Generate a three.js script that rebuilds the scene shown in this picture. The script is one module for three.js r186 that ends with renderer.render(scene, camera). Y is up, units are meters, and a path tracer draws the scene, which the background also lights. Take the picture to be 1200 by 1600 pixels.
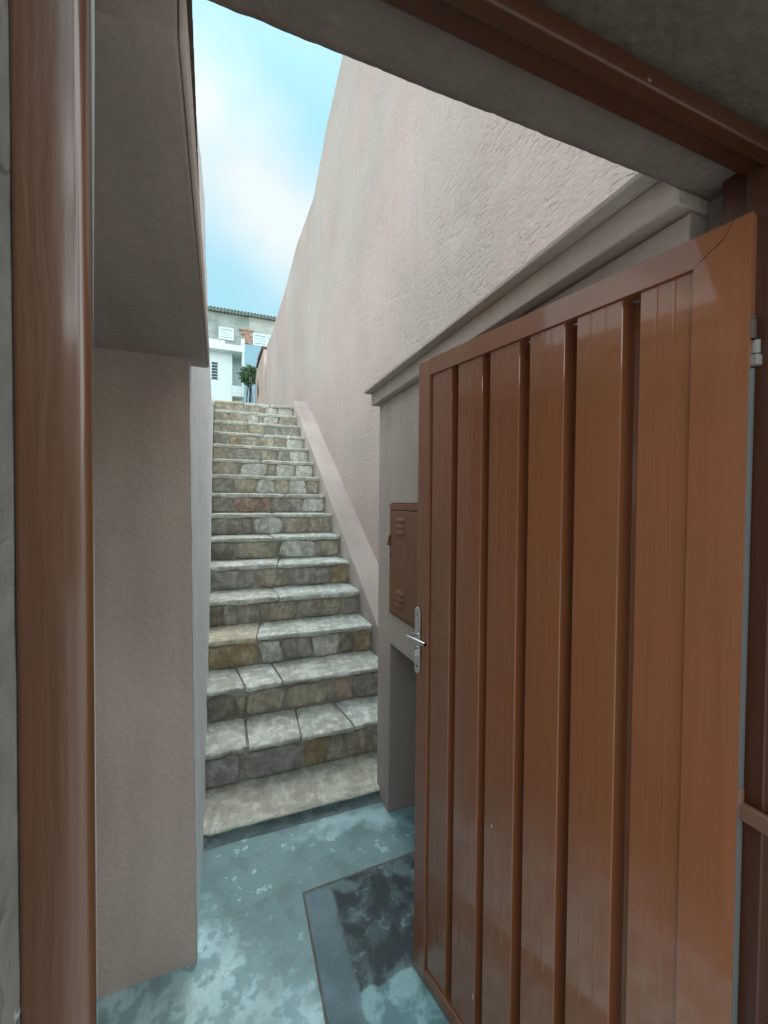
import * as THREE from 'three';
import { RoundedBoxGeometry } from 'three/addons/geometries/RoundedBoxGeometry.js';
import { mergeGeometries, toCreasedNormals, mergeVertices } from 'three/addons/utils/BufferGeometryUtils.js';

// ------------------------------------------------------------------ camera, sky, sun, exposure
const scene = new THREE.Scene();
const RAD = Math.PI / 180, EYE = 1.53;
const camera = new THREE.PerspectiveCamera(2 * Math.atan(800 / 648) / RAD, 0.75, 0.05, 400);
camera.position.set(0, EYE, 0);
camera.rotation.order = 'YXZ';
camera.rotation.set(-1.25 * RAD, -21.5 * RAD, 0.45 * RAD);
scene.add(camera);

// seeded random and tileable gradient noise
function rng(seed) { let a = seed >>> 0; return () => { a = (a + 0x6D2B79F5) | 0; let t = Math.imul(a ^ (a >>> 15), 1 | a); t = (t + Math.imul(t ^ (t >>> 7), 61 | t)) ^ t; return ((t ^ (t >>> 14)) >>> 0) / 4294967296; }; }
const PERM = new Uint8Array(512); const GX = new Float32Array(256), GY = new Float32Array(256), GZ = new Float32Array(256);
{ const r = rng(77); const p = [...Array(256).keys()]; for (let i = 255; i > 0; i--) { const j = Math.floor(r() * (i + 1)); [p[i], p[j]] = [p[j], p[i]]; }
  for (let i = 0; i < 512; i++) PERM[i] = p[i & 255];
  for (let i = 0; i < 256; i++) { const a = r() * 6.2832, z = r() * 2 - 1, q = Math.sqrt(1 - z * z); GX[i] = Math.cos(a) * q; GY[i] = Math.sin(a) * q; GZ[i] = z; } }
const fade = (t) => t * t * t * (t * (t * 6 - 15) + 10), lerp = (a, b, t) => a + (b - a) * t;
const clamp = (v, a = 0, b = 1) => Math.min(b, Math.max(a, v));
const smooth = (a, b, v) => { const t = clamp((v - a) / (b - a)); return t * t * (3 - 2 * t); };
function n3(x, y, z, P = 256) {
  const xi = Math.floor(x), yi = Math.floor(y), zi = Math.floor(z), xf = x - xi, yf = y - yi, zf = z - zi, u = fade(xf), v = fade(yf), w = fade(zf);
  const m = (k) => ((k % P) + P) % P;
  const x0 = m(xi), x1 = m(xi + 1), y0 = m(yi), y1 = m(yi + 1), z0 = zi & 255, z1 = (zi + 1) & 255;
  const g = (a, b, c, dx, dy, dz) => { const h = PERM[PERM[PERM[a & 255] + (b & 255)] + c]; return GX[h] * dx + GY[h] * dy + GZ[h] * dz; };
  return 1.5 * lerp(lerp(lerp(g(x0, y0, z0, xf, yf, zf), g(x1, y0, z0, xf - 1, yf, zf), u), lerp(g(x0, y1, z0, xf, yf - 1, zf), g(x1, y1, z0, xf - 1, yf - 1, zf), u), v),
    lerp(lerp(g(x0, y0, z1, xf, yf, zf - 1), g(x1, y0, z1, xf - 1, yf, zf - 1), u), lerp(g(x0, y1, z1, xf, yf - 1, zf - 1), g(x1, y1, z1, xf - 1, yf - 1, zf - 1), u), v), w);
}
// fbm over the unit square, tiling with period f (fx, fy lattice cells across the tile)
function fbT(u, v, fx, fy, oct, seed) {
  let s = 0, a = 0.5;
  for (let o = 0; o < oct; o++) {
    const px = fx << o, py = fy << o, x = u * px, y = v * py;
    const xi = Math.floor(x), yi = Math.floor(y), xf = x - xi, yf = y - yi, U = fade(xf), V = fade(yf);
    const X0 = ((xi % px) + px) % px, X1 = (X0 + 1) % px, Y0 = ((yi % py) + py) % py, Y1 = (Y0 + 1) % py, sd = (seed + o * 17) & 255;
    const g = (a0, b0, dx, dy) => { const h = PERM[(PERM[(PERM[a0 & 255] + b0) & 255] + sd + (a0 >> 8) * 7) & 255]; return GX[h] * dx + GY[h] * dy; };
    s += a * 1.7 * lerp(lerp(g(X0, Y0, xf, yf), g(X1, Y0, xf - 1, yf), U), lerp(g(X0, Y1, xf, yf - 1), g(X1, Y1, xf - 1, yf - 1), U), V);
    a *= 0.5;
  }
  return s;
}
const fb3 = (x, y, z, oct = 3) => { let s = 0, a = 0.5, f = 1; for (let o = 0; o < oct; o++) { s += a * n3(x * f, y * f, z * f + o * 13.7); a *= 0.5; f *= 2; } return s; };

// sky: hazy cyan with soft white cloud, the band of cloud above the stairs among others
const SUN = new THREE.Vector3(0.20, 0.87, -0.45).normalize();
{
  const W = 1024, Hh = 512, data = new Float32Array(W * Hh * 4);
  const A = new THREE.Vector3(-0.015, 0.600, -0.791).normalize(), B = new THREE.Vector3(0.135, 0.520, -0.84).normalize();
  const N = new THREE.Vector3().crossVectors(A, B).normalize();
  const d = new THREE.Vector3();
  for (let j = 0; j < Hh; j++) for (let i = 0; i < W; i++) {
    const el = (j + 0.5) / Hh * Math.PI - Math.PI / 2, az = ((i + 0.5) / W - 0.5) * 2 * Math.PI;
    d.set(Math.cos(el) * Math.cos(az), Math.sin(el), Math.cos(el) * Math.sin(az));
    const up = clamp(d.y);
    const base = [lerp(0.132, 0.084, Math.pow(up, 0.7)), lerp(0.222, 0.186, Math.pow(up, 0.6)), lerp(0.240, 0.243, up)];
    const wx = d.x + 0.25 * fb3(d.x * 2.2 + 9, d.y * 2.2, d.z * 2.2, 3), wy = d.y + 0.22 * fb3(d.x * 2.5, d.y * 2.5 + 5, d.z * 2.5, 3), wz = d.z + 0.25 * fb3(d.x * 2.2, d.y * 2.2, d.z * 2.2 + 7, 3);
    let c = smooth(-0.10, 0.30, fb3(wx * 1.9 + 3.1, wy * 3.2 + 1.7, wz * 1.9 + 0.4, 5) + 0.12);
    const s = d.dot(N) + 0.05 * fb3(d.x * 7, d.y * 7, d.z * 7, 4);
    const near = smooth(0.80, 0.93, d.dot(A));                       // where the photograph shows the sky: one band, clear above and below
    const band = Math.exp(-Math.pow((s + 0.008) / 0.105, 2)) * (0.95 + 0.5 * fb3(d.x * 9 + 4, d.y * 9, d.z * 9, 3));
    c = clamp(lerp(c, Math.max(band, c * 0.12), near));
    const glow = Math.pow(clamp(d.dot(SUN)), 6);
    const cl = lerp(0.42, 0.258, near) + 0.90 * smooth(0.66, 1.0, up) + 0.60 * smooth(-0.2, 0.6, d.z) + 0.25 * glow * smooth(0.6, 0.8, up);  // bright overcast overhead; cloud out of view and behind brightened to add fill light
    const o = (j * W + i) * 4, ground = d.y < -0.02;
    const cc = [0.92 * cl, 0.995 * cl, 1.0 * cl];
    for (let k = 0; k < 3; k++) data[o + k] = ground ? [0.1, 0.1, 0.095][k] : lerp(base[k] * (1 + 0.2 * glow), cc[k], c * 0.95);
    data[o + 3] = 1;
  }
  const sky = new THREE.DataTexture(data, W, Hh, THREE.RGBAFormat, THREE.FloatType);
  sky.mapping = THREE.EquirectangularReflectionMapping; sky.magFilter = THREE.LinearFilter; sky.minFilter = THREE.LinearFilter;
  sky.wrapS = THREE.RepeatWrapping; sky.colorSpace = THREE.LinearSRGBColorSpace; sky.needsUpdate = true;
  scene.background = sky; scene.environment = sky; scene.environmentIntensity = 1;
}
const sun = new THREE.DirectionalLight(new THREE.Color(1.0, 0.97, 0.93), 0.6);
sun.position.copy(SUN).multiplyScalar(40); sun.castShadow = true; sun.shadow.radius = 80;
Object.assign(sun.shadow.camera, { left: -15, right: 15, top: 30, bottom: -20, near: 1, far: 90 }); sun.shadow.mapSize.set(2048, 2048);
scene.add(sun, sun.target);

const renderer = new THREE.WebGLRenderer({ antialias: true });
renderer.setSize(768, 1024);
renderer.toneMapping = THREE.LinearToneMapping;
renderer.toneMappingExposure = 3.8;
renderer.shadowMap.enabled = true;

// ------------------------------------------------------------------ textures and materials
const s8 = (v) => { v = clamp(v); return Math.round(255 * (v <= 0.0031308 ? 12.92 * v : 1.055 * Math.pow(v, 1 / 2.4) - 0.055)); };
function colTex(w, h, size, fn) {
  const d = new Uint8Array(w * h * 4);
  for (let j = 0; j < h; j++) for (let i = 0; i < w; i++) { const c = fn((i + 0.5) / w, (j + 0.5) / h), o = (j * w + i) * 4; d[o] = s8(c[0]); d[o + 1] = s8(c[1]); d[o + 2] = s8(c[2]); d[o + 3] = 255; }
  return fin(new THREE.DataTexture(d, w, h), size, THREE.SRGBColorSpace);
}
function valTex(w, h, size, fn) {
  const d = new Uint8Array(w * h * 4);
  for (let j = 0; j < h; j++) for (let i = 0; i < w; i++) { const v = Math.round(255 * clamp(fn((i + 0.5) / w, (j + 0.5) / h))), o = (j * w + i) * 4; d[o] = d[o + 1] = d[o + 2] = v; d[o + 3] = 255; }
  return fin(new THREE.DataTexture(d, w, h), size, THREE.NoColorSpace);
}
function fin(t, size, cs) {
  t.wrapS = t.wrapT = THREE.RepeatWrapping; t.magFilter = THREE.LinearFilter; t.minFilter = THREE.LinearMipmapLinearFilter; t.generateMipmaps = true;
  t.colorSpace = cs; const [sx, sy] = Array.isArray(size) ? size : [size, size]; t.repeat.set(1 / sx, 1 / sy); t.needsUpdate = true; return t;
}
const mix3 = (a, b, t) => [lerp(a[0], b[0], t), lerp(a[1], b[1], t), lerp(a[2], b[2], t)];
const mul3 = (a, k) => [a[0] * k, a[1] * k, a[2] * k];
const std = (o) => new THREE.MeshStandardMaterial(o);

// plaster: rough trowelled relief
const roughRelief = valTex(2048, 2048, 2.4, (u, v) => {
  const wu = u + 0.012 * fbT(u, v, 9, 9, 3, 3), wv = v + 0.012 * fbT(u, v, 9, 9, 3, 40);
  const p = wu + 0.5 * wv, q = wv;                                    // strokes of the trowel lie along a slant (whole turns, so that it tiles)
  const a = fbT(wu * 2 + wv, wv * 2, 17, 40, 4, 11), b = fbT(u, v, 7, 9, 3, 90), c = fbT(u, v, 150, 150, 3, 5);
  const amt = smooth(-0.22, 0.25, b + 0.3 * fbT(u, v, 3, 3, 2, 93));
  const flake = smooth(0.0, 0.30, a), pit = smooth(0.24, 0.40, fbT(wu * 2 + wv, wv * 2, 26, 62, 3, 150));
  return 0.45 + 0.24 * flake * (0.35 + 0.65 * amt) + 0.10 * b + 0.16 * c - 0.38 * pit * amt;
});
const softRelief = valTex(1024, 1024, 1.3, (u, v) => 0.5 + 0.5 * fbT(u, v, 6, 6, 5, 21) + 0.22 * fbT(u, v, 80, 80, 3, 31) + 0.15 * fbT(u, v, 40, 8, 3, 71));
// painted plaster on the tall wall: beige grey, vertical streaks of thin paint, pink showing through
const wallMap = colTex(2048, 2048, [5.2, 4.6], (u, v) => {
  const bl = fbT(u, v, 4, 3, 5, 60), st = fbT(u, v, 60, 5, 4, 65), fine = fbT(u, v, 160, 120, 3, 66), pk = smooth(-0.12, 0.3, fbT(u, v, 5, 4, 4, 67));
  let c = mix3([0.52, 0.44, 0.392], [0.53, 0.425, 0.380], pk);
  c = mul3(c, 1 + 0.16 * bl + 0.09 * st * smooth(-0.25, 0.25, fbT(u, v, 3, 2, 2, 68)) + 0.12 * fine);
  const w = smooth(0.28, 0.5, fbT(u, v, 12, 16, 4, 69)); return mix3(c, [0.60, 0.525, 0.48], 0.35 * w);
});
// plainer painted plaster: pillars, gate wall, canopy
const paintMap = colTex(1024, 1024, 2.3, (u, v) => {
  const bl = fbT(u, v, 3, 3, 5, 160), st = fbT(u, v, 26, 4, 4, 165), fine = fbT(u, v, 120, 120, 3, 166);
  return mul3(mix3([0.95, 0.91, 0.86], [0.95, 0.875, 0.845], smooth(-0.2, 0.25, fbT(u, v, 4, 3, 3, 167))), 0.93 + 0.34 * bl + 0.12 * st + 0.10 * fine);
});
const mWall = std({ map: wallMap, bumpMap: roughRelief, bumpScale: 0.012, roughness: 0.92, vertexColors: true });
const plaster = (r, g, b, bs = 0.004) => std({ color: new THREE.Color().setRGB(r, g, b), map: paintMap, bumpMap: softRelief, bumpScale: bs, roughness: 0.9 });
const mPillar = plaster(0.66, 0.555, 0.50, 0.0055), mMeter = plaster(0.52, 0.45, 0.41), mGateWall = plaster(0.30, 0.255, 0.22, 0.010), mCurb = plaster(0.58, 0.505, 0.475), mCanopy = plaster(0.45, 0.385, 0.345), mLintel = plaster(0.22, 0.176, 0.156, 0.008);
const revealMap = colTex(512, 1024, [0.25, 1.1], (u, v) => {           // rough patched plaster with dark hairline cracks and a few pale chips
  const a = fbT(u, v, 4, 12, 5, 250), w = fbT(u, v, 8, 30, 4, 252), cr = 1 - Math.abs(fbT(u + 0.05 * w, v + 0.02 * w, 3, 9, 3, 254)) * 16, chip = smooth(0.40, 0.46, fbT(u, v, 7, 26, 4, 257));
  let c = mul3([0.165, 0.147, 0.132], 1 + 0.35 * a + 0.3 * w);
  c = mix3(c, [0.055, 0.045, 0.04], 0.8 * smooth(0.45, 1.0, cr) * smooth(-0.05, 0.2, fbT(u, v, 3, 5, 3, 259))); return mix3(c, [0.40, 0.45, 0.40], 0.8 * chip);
});
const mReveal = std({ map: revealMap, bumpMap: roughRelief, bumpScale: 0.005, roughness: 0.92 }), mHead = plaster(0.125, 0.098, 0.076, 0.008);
const mWhiteSide = std({ color: new THREE.Color().setRGB(0.93, 0.98, 0.99), map: colTex(512, 1024, [1.5, 3], (u, v) => mul3([0.97, 0.98, 1.0], 0.96 + 0.22 * fbT(u, v, 30, 6, 4, 230) + 0.1 * fbT(u, v, 60, 120, 3, 231))), bumpMap: softRelief, bumpScale: 0.006, roughness: 0.85 });

// stone of the stairs
const stoneRelief = valTex(1024, 1024, 0.9, (u, v) => { const a = fbT(u, v, 9, 9, 6, 301), r = 1 - Math.abs(fbT(u, v, 6, 12, 4, 305)) * 2.4; return 0.45 + 0.55 * a + 0.22 * r * r - 0.1; });
function stoneTex(seed, A, B, C, streak) {
  return colTex(512, 512, 0.8, (u, v) => {
    const a = fbT(u, v, 5, 5, 5, seed), b = fbT(u, v, 14, 14, 4, seed + 3), s = fbT(u + 0.1 * a, v + 0.4 * a, 30, 7, 4, seed + 5), f = fbT(u, v, 90, 90, 2, seed + 9);
    let c = mix3(A, B, smooth(-0.3, 0.3, a + 0.4 * b)); c = mix3(c, C, 0.65 * smooth(-0.15, 0.55, 0.7 * b + 0.5 * a + streak * s));
    return mul3(mix3(c, [0.33, 0.315, 0.265], 0.18), 1.28 + 0.50 * f + 0.30 * s + 0.25 * b);
  });
}
const stoneMat = (seed, A, B, C, streak = 0.5, bs = 0.022) => std({ map: stoneTex(seed, A, B, C, streak), bumpMap: stoneRelief, bumpScale: bs, roughness: 0.9 });
const ST = {
  tan: stoneMat(10, [0.25, 0.21, 0.155], [0.36, 0.31, 0.235], [0.48, 0.44, 0.36]),
  grey: stoneMat(20, [0.20, 0.185, 0.16], [0.29, 0.27, 0.235], [0.40, 0.385, 0.34]),
  dark: stoneMat(30, [0.13, 0.11, 0.085], [0.21, 0.18, 0.14], [0.30, 0.27, 0.22]),
  ochre: stoneMat(40, [0.24, 0.165, 0.085], [0.36, 0.27, 0.15], [0.42, 0.36, 0.25]),
  red: stoneMat(50, [0.27, 0.15, 0.115], [0.36, 0.235, 0.185], [0.42, 0.33, 0.27]),
  pale: stoneMat(60, [0.38, 0.37, 0.325], [0.52, 0.51, 0.47], [0.64, 0.64, 0.60], 0.9),
  violet: stoneMat(70, [0.21, 0.19, 0.18], [0.30, 0.27, 0.265], [0.38, 0.36, 0.35]),
};
const treadMat = [stoneMat(80, [0.42, 0.43, 0.375], [0.56, 0.575, 0.515], [0.71, 0.73, 0.68], 0.6, 0.024), stoneMat(85, [0.44, 0.46, 0.415], [0.60, 0.63, 0.58], [0.73, 0.77, 0.73], 0.8, 0.024), stoneMat(90, [0.46, 0.40, 0.29], [0.57, 0.51, 0.40], [0.68, 0.64, 0.55], 0.5, 0.02), stoneMat(95, [0.37, 0.36, 0.295], [0.47, 0.46, 0.385], [0.57, 0.565, 0.49], 0.4, 0.014)];
const mMortar = std({ map: colTex(512, 512, 0.7, (u, v) => mul3(mix3([0.27, 0.245, 0.20], [0.42, 0.39, 0.335], smooth(-0.25, 0.25, fbT(u, v, 6, 6, 5, 340))), 0.95 + 0.3 * fbT(u, v, 80, 80, 2, 341))), bumpMap: stoneRelief, bumpScale: 0.016, roughness: 0.95 });

// painted cement floor: worn blue grey with pale chalky patches
const floorMap = colTex(2048, 2048, [1.6, 2.6], (u, v) => {
  const x = u * 1.6 - 0.4, d = v * 2.6;                               // metres: x across, d away from the gate
  const a = fbT(u, v, 4, 6, 6, 400), b = fbT(u, v, 14, 22, 5, 405), f = fbT(u, v, 140, 220, 2, 410), e = fbT(u, v, 40, 60, 4, 415);
  let c = mix3([0.165, 0.275, 0.292], [0.225, 0.360, 0.378], smooth(-0.3, 0.3, a + 0.3 * b));
  const worn = smooth(1.78, 1.28, d + 0.7 * a + 0.35 * b + 0.25 * smooth(-0.1, 0.2, x)) * smooth(0.55, 0.25, x + 0.4 * a);
  const wornTop = smooth(0.10, 0.02, Math.abs(d - 1.86 + 0.16 * (x - 0.7) + 0.12 * b)) * smooth(0.30, 0.55, x + 0.3 * b);
  const flakes = smooth(0.30, 0.36, e + 0.35 * b) * 0.75;
  c = mix3(c, mix3([0.40, 0.61, 0.65], [0.52, 0.73, 0.76], smooth(-0.2, 0.3, b)), Math.max(worn * (0.65 + 0.7 * smooth(-0.15, 0.15, e + b)), wornTop * 0.75, flakes * smooth(-0.2, 0.2, a)));
  const dirt = smooth(0.10, 0.42, -b + 0.4 * a); c = mix3(c, [0.15, 0.20, 0.20], 0.35 * dirt);
  return mul3(c, 1 + 0.14 * f);
});
const mFloor = std({ map: floorMap, bumpMap: softRelief, bumpScale: 0.005, roughness: 0.62 });
const coverMap = colTex(1024, 2048, [1, 2], (u, v) => {              // u, v in metres: x, and depth / 2
  const x = u, y = v * 2, a = fbT(u, v, 4, 8, 6, 440), b = fbT(u + 0.05 * a, v + 0.04 * a, 13, 26, 5, 445), f = fbT(u, v, 110, 220, 2, 447), r = 1 - Math.abs(fbT(u + 0.06 * b, v, 8, 16, 4, 449)) * 4;
  let c = mix3([0.028, 0.044, 0.050], [0.075, 0.110, 0.120], smooth(-0.25, 0.3, b));
  c = mix3(c, [0.14, 0.225, 0.24], smooth(0.0, 0.3, a + 0.6 * b) * 0.7);
  c = mix3(c, [0.26, 0.38, 0.40], smooth(0.80, 1.0, r) * smooth(-0.1, 0.25, b) * 0.5);
  c = mix3(c, mix3([0.13, 0.25, 0.27], [0.27, 0.46, 0.48], smooth(-0.18, 0.22, b)), smooth(0.0, 0.012, 1.20 - y + 0.03 * b + 0.012 * a) * smooth(0.33, 0.42, x + 0.05 * b) * 0.9);
  const m = smooth(0.412, 0.394, x + 0.02 * b + 0.02 * smooth(1.2, 1.0, y) * a), e = fbT(u, v, 5, 10, 5, 461);
  c = mix3(c, mul3(mix3([0.100, 0.165, 0.190], [0.150, 0.230, 0.258], smooth(-0.25, 0.25, e)), 1 + 0.18 * fbT(u, v, 20, 40, 4, 463)), m * smooth(0.85, 1.2, y + 0.2 * a));
  return mul3(c, 1 + 0.2 * f);
});
const mCover = std({ map: coverMap, bumpMap: softRelief, bumpScale: 0.006, roughness: 0.7 });
const mJoint = std({ color: new THREE.Color().setRGB(0.16, 0.155, 0.12), bumpMap: softRelief, bumpScale: 0.01, roughness: 0.95 });
const mFillet = std({ map: colTex(512, 256, [0.6, 0.3], (u, v) => mul3(mix3([0.11, 0.15, 0.155], [0.17, 0.225, 0.225], smooth(-0.2, 0.2, fbT(u, v, 8, 4, 4, 470))), 1)), bumpMap: stoneRelief, bumpScale: 0.008, roughness: 0.8 });

// brown gloss paint on steel
const brushRelief = valTex(1024, 1024, 0.55, (u, v) => 0.5 + 0.30 * fbT(u, v, 40, 5, 4, 500) + 0.22 * fbT(u, v, 26, 60, 3, 505) * smooth(-0.1, 0.2, fbT(u, v, 3, 4, 2, 507)) + 0.16 * fbT(u, v, 14, 12, 3, 510));
const CHIPS = (() => { const r = rng(29), l = []; for (let i = 0; i < 9; i++) l.push([r(), r(), 0.0008 + 0.0018 * r(), 0.001 + 0.004 * r()]); return l; })();
const brownMap = colTex(2048, 2048, 1.98, (u, v) => {
  const st = fbT(u, v, 130, 4, 4, 520), bl = fbT(u, v, 5, 5, 5, 525), f = fbT(u, v, 350, 350, 1, 527), sp = smooth(0.52, 0.58, fbT(u, v, 160, 160, 2, 530)), run = smooth(0.25, 0.5, fbT(u, v, 60, 3, 3, 533));
  let c = mul3(mix3([0.268, 0.090, 0.038], [0.236, 0.086, 0.038], smooth(-0.25, 0.25, bl)), 1 + 0.10 * st + 0.14 * bl + 0.05 * f);
  c = mix3(c, [0.30, 0.15, 0.09], 0.22 * run * smooth(-0.1, 0.3, bl)); c = mix3(c, [0.36, 0.25, 0.19], sp * 0.4);
  for (const [x, y, a, h] of CHIPS) { const q = Math.hypot((u - x) / a, (v - y) / h) + 0.8 * f; if (q < 1) c = [0.62, 0.58, 0.54]; }
  return c;
});
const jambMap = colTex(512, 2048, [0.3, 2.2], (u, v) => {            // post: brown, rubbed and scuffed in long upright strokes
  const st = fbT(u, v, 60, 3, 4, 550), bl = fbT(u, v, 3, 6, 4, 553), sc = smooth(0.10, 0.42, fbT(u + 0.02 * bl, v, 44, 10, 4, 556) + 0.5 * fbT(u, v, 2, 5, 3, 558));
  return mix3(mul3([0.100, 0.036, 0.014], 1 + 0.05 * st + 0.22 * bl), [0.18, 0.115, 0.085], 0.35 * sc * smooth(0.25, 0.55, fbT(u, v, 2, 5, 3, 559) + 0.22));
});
const gloss = (o) => new THREE.MeshPhysicalMaterial({ clearcoat: 1, clearcoatRoughness: 0.06, ior: 1.45, ...o });
const strokeRelief = valTex(512, 2048, [0.3, 1.2], (u, v) => 0.5 + 0.4 * fbT(u + 0.012 * fbT(u, v, 6, 10, 3, 511), v, 34, 8, 4, 513) + 0.2 * fbT(u, v, 6, 5, 3, 517));
const mBrown = gloss({ map: brownMap, bumpMap: brushRelief, bumpScale: 0.0013, roughness: 0.35, specularIntensity: 0.5 });
const mJamb = gloss({ map: jambMap, bumpMap: strokeRelief, bumpScale: 0.0009, roughness: 0.4, ior: 1.5, clearcoatRoughness: 0.12 });
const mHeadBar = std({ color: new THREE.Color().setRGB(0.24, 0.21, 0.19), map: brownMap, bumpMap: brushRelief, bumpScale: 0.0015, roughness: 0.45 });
const mCab = std({ color: new THREE.Color().setRGB(0.85, 0.92, 0.92), map: brownMap, bumpMap: brushRelief, bumpScale: 0.0012, roughness: 0.5 });
const mChrome = std({ color: new THREE.Color().setRGB(0.62, 0.63, 0.63), metalness: 1, roughness: 0.24 });
const mSteel = std({ color: new THREE.Color().setRGB(0.085, 0.085, 0.085), metalness: 0.0, roughness: 0.7, bumpMap: stoneRelief, bumpScale: 0.002 });
const mBare = std({ color: new THREE.Color().setRGB(0.22, 0.20, 0.185), roughness: 0.8, bumpMap: softRelief, bumpScale: 0.003 });
const mPin = std({ color: new THREE.Color().setRGB(0.16, 0.075, 0.045), roughness: 0.5, bumpMap: stoneRelief, bumpScale: 0.002 });
const mDarkSteel = std({ color: new THREE.Color().setRGB(0.05, 0.035, 0.028), roughness: 0.6 });

// ------------------------------------------------------------------ builders
const counts = {};
const numbered = (n) => { const k = counts[n] = (counts[n] ?? -1) + 1; return k ? n + '_' + String(k).padStart(3, '0') : n; };
function thing(name, label, category, [x, y, d] = [0, 0, 0], turn = 0, group) {
  const o = new THREE.Group(); o.name = numbered(name); o.position.set(x, y, -d); o.rotation.y = turn; o.userData = { label, category };
  if (group) o.userData.group = group; scene.add(o); return o;
}
function put(name, geo, mat, parent, label) {                          // geometry given in the parent's own axes
  const m = new THREE.Mesh(geo, mat); m.name = name; m.castShadow = m.receiveShadow = true; if (label) m.userData.label = label; parent.add(m); return m;
}
function part(name, geo, mat, root, label) {                           // geometry given in world axes, root unturned
  geo.translate(-root.position.x, -root.position.y, -root.position.z); return put(name, geo, mat, root, label);
}
function struct(name, geo, mat) { const m = new THREE.Mesh(geo, mat); m.name = name; m.userData = { kind: 'structure' }; m.receiveShadow = m.castShadow = true; scene.add(m); return m; }
function uvBox(g) {                                                    // uv in metres by the dominant normal
  if (g.index) g = g.toNonIndexed();
  if (!g.attributes.normal) g.computeVertexNormals();
  const p = g.attributes.position, uv = new Float32Array(p.count * 2);
  const a = new THREE.Vector3(), b = new THREE.Vector3(), c = new THREE.Vector3(), n = new THREE.Vector3();
  for (let i = 0; i < p.count; i += 3) {
    a.fromBufferAttribute(p, i); b.fromBufferAttribute(p, i + 1); c.fromBufferAttribute(p, i + 2);
    n.crossVectors(b.clone().sub(a), c.clone().sub(a)); const X = Math.abs(n.x), Y = Math.abs(n.y), Z = Math.abs(n.z);
    for (const [k, v] of [[0, a], [1, b], [2, c]]) {
      const [s, t] = X >= Y && X >= Z ? [-v.z, v.y] : Y >= Z ? [v.x, -v.z] : [v.x, v.y]; uv[(i + k) * 2] = s; uv[(i + k) * 2 + 1] = t;
    }
  }
  g.setAttribute('uv', new THREE.BufferAttribute(uv, 2)); return g;
}
function bx(x0, x1, y0, y1, d0, d1, r = 0) {                           // box between x, y and depth limits
  const w = x1 - x0, h = y1 - y0, l = d1 - d0;
  let g = r > 0 ? new RoundedBoxGeometry(w, h, l, 2, Math.min(r, w / 2.01, h / 2.01, l / 2.01)) : new THREE.BoxGeometry(w, h, l);
  g = g.index ? g.toNonIndexed() : g; g.translate((x0 + x1) / 2, (y0 + y1) / 2, -(d0 + d1) / 2); return uvBox(g);
}
function merge(list) { return mergeGeometries(list.map((g) => { g = g.index ? g.toNonIndexed() : g; for (const k of Object.keys(g.attributes)) if (!['position', 'normal', 'uv'].includes(k)) g.deleteAttribute(k); return g; })); }
function cyl(r0, r1, h, x, y, z, seg = 16, rx = 0, rz = 0, ry = 0) { const g = new THREE.CylinderGeometry(r1, r0, h, seg).toNonIndexed(); g.rotateX(rx); g.rotateZ(rz); g.rotateY(ry); g.translate(x, y, z); return g; }
// a sheet of nu x nv cells; fn(s, t) gives a world point [x, y, z] and uv
function sheet(nu, nv, fn, flip = false) {
  const P = [], U = [], I = [];
  for (let j = 0; j <= nv; j++) for (let i = 0; i <= nu; i++) { const q = fn(i / nu, j / nv); P.push(q[0], q[1], q[2]); U.push(q[3], q[4]); }
  for (let j = 0; j < nv; j++) for (let i = 0; i < nu; i++) { const a = j * (nu + 1) + i, b = a + 1, c = a + nu + 1, e = c + 1; flip ? I.push(a, c, b, b, c, e) : I.push(a, b, c, b, e, c); }
  const g = new THREE.BufferGeometry(); g.setAttribute('position', new THREE.Float32BufferAttribute(P, 3)); g.setAttribute('uv', new THREE.Float32BufferAttribute(U, 2)); g.setIndex(I); g.computeVertexNormals(); return g;
}
// outline in (d, y) swept along x, edges bevelled
function prismDY(pts, x0, x1, bevel = 0.006) {
  const s = new THREE.Shape(pts.map(([d, y]) => new THREE.Vector2(d, y)));
  let g = new THREE.ExtrudeGeometry(s, { depth: x1 - x0 - 2 * bevel, bevelEnabled: bevel > 0, bevelThickness: bevel, bevelSize: bevel, bevelOffset: -bevel, bevelSegments: 2 });
  g.rotateY(Math.PI / 2); g.translate(x0 + bevel, 0, 0);              // (d, y, t) -> (t, y, -d)
  return uvBox(g);
}

// ------------------------------------------------------------------ ground
const mStreet = std({ map: colTex(512, 512, 3, (u, v) => mul3([0.52, 0.50, 0.47], 0.95 + 0.3 * fbT(u, v, 5, 5, 5, 600) + 0.2 * fbT(u, v, 100, 100, 2, 601))), roughness: 0.95 });
const mEarth = std({ map: colTex(512, 512, 4, (u, v) => mul3(mix3([0.24, 0.21, 0.17], [0.15, 0.17, 0.09], smooth(-0.1, 0.2, fbT(u, v, 4, 4, 5, 610))), 1 + 0.2 * fbT(u, v, 60, 60, 3, 611))), roughness: 0.95 });
struct('street', uvBox(new THREE.PlaneGeometry(400, 400).rotateX(-Math.PI / 2).translate(0, -0.03, 0)), mStreet);
{
  const g = sheet(40, 60, (s, t) => { const x = -0.898 + s * 2.2, d = 0.2 + t * 1.86; return [x, 0.0015 * fb3(x * 5, d * 5, 1, 2) - 0.004 * smooth(1.0, 0.3, d), -d, x + 0.4, d]; });
  struct('floor', g, mFloor);
}
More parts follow.
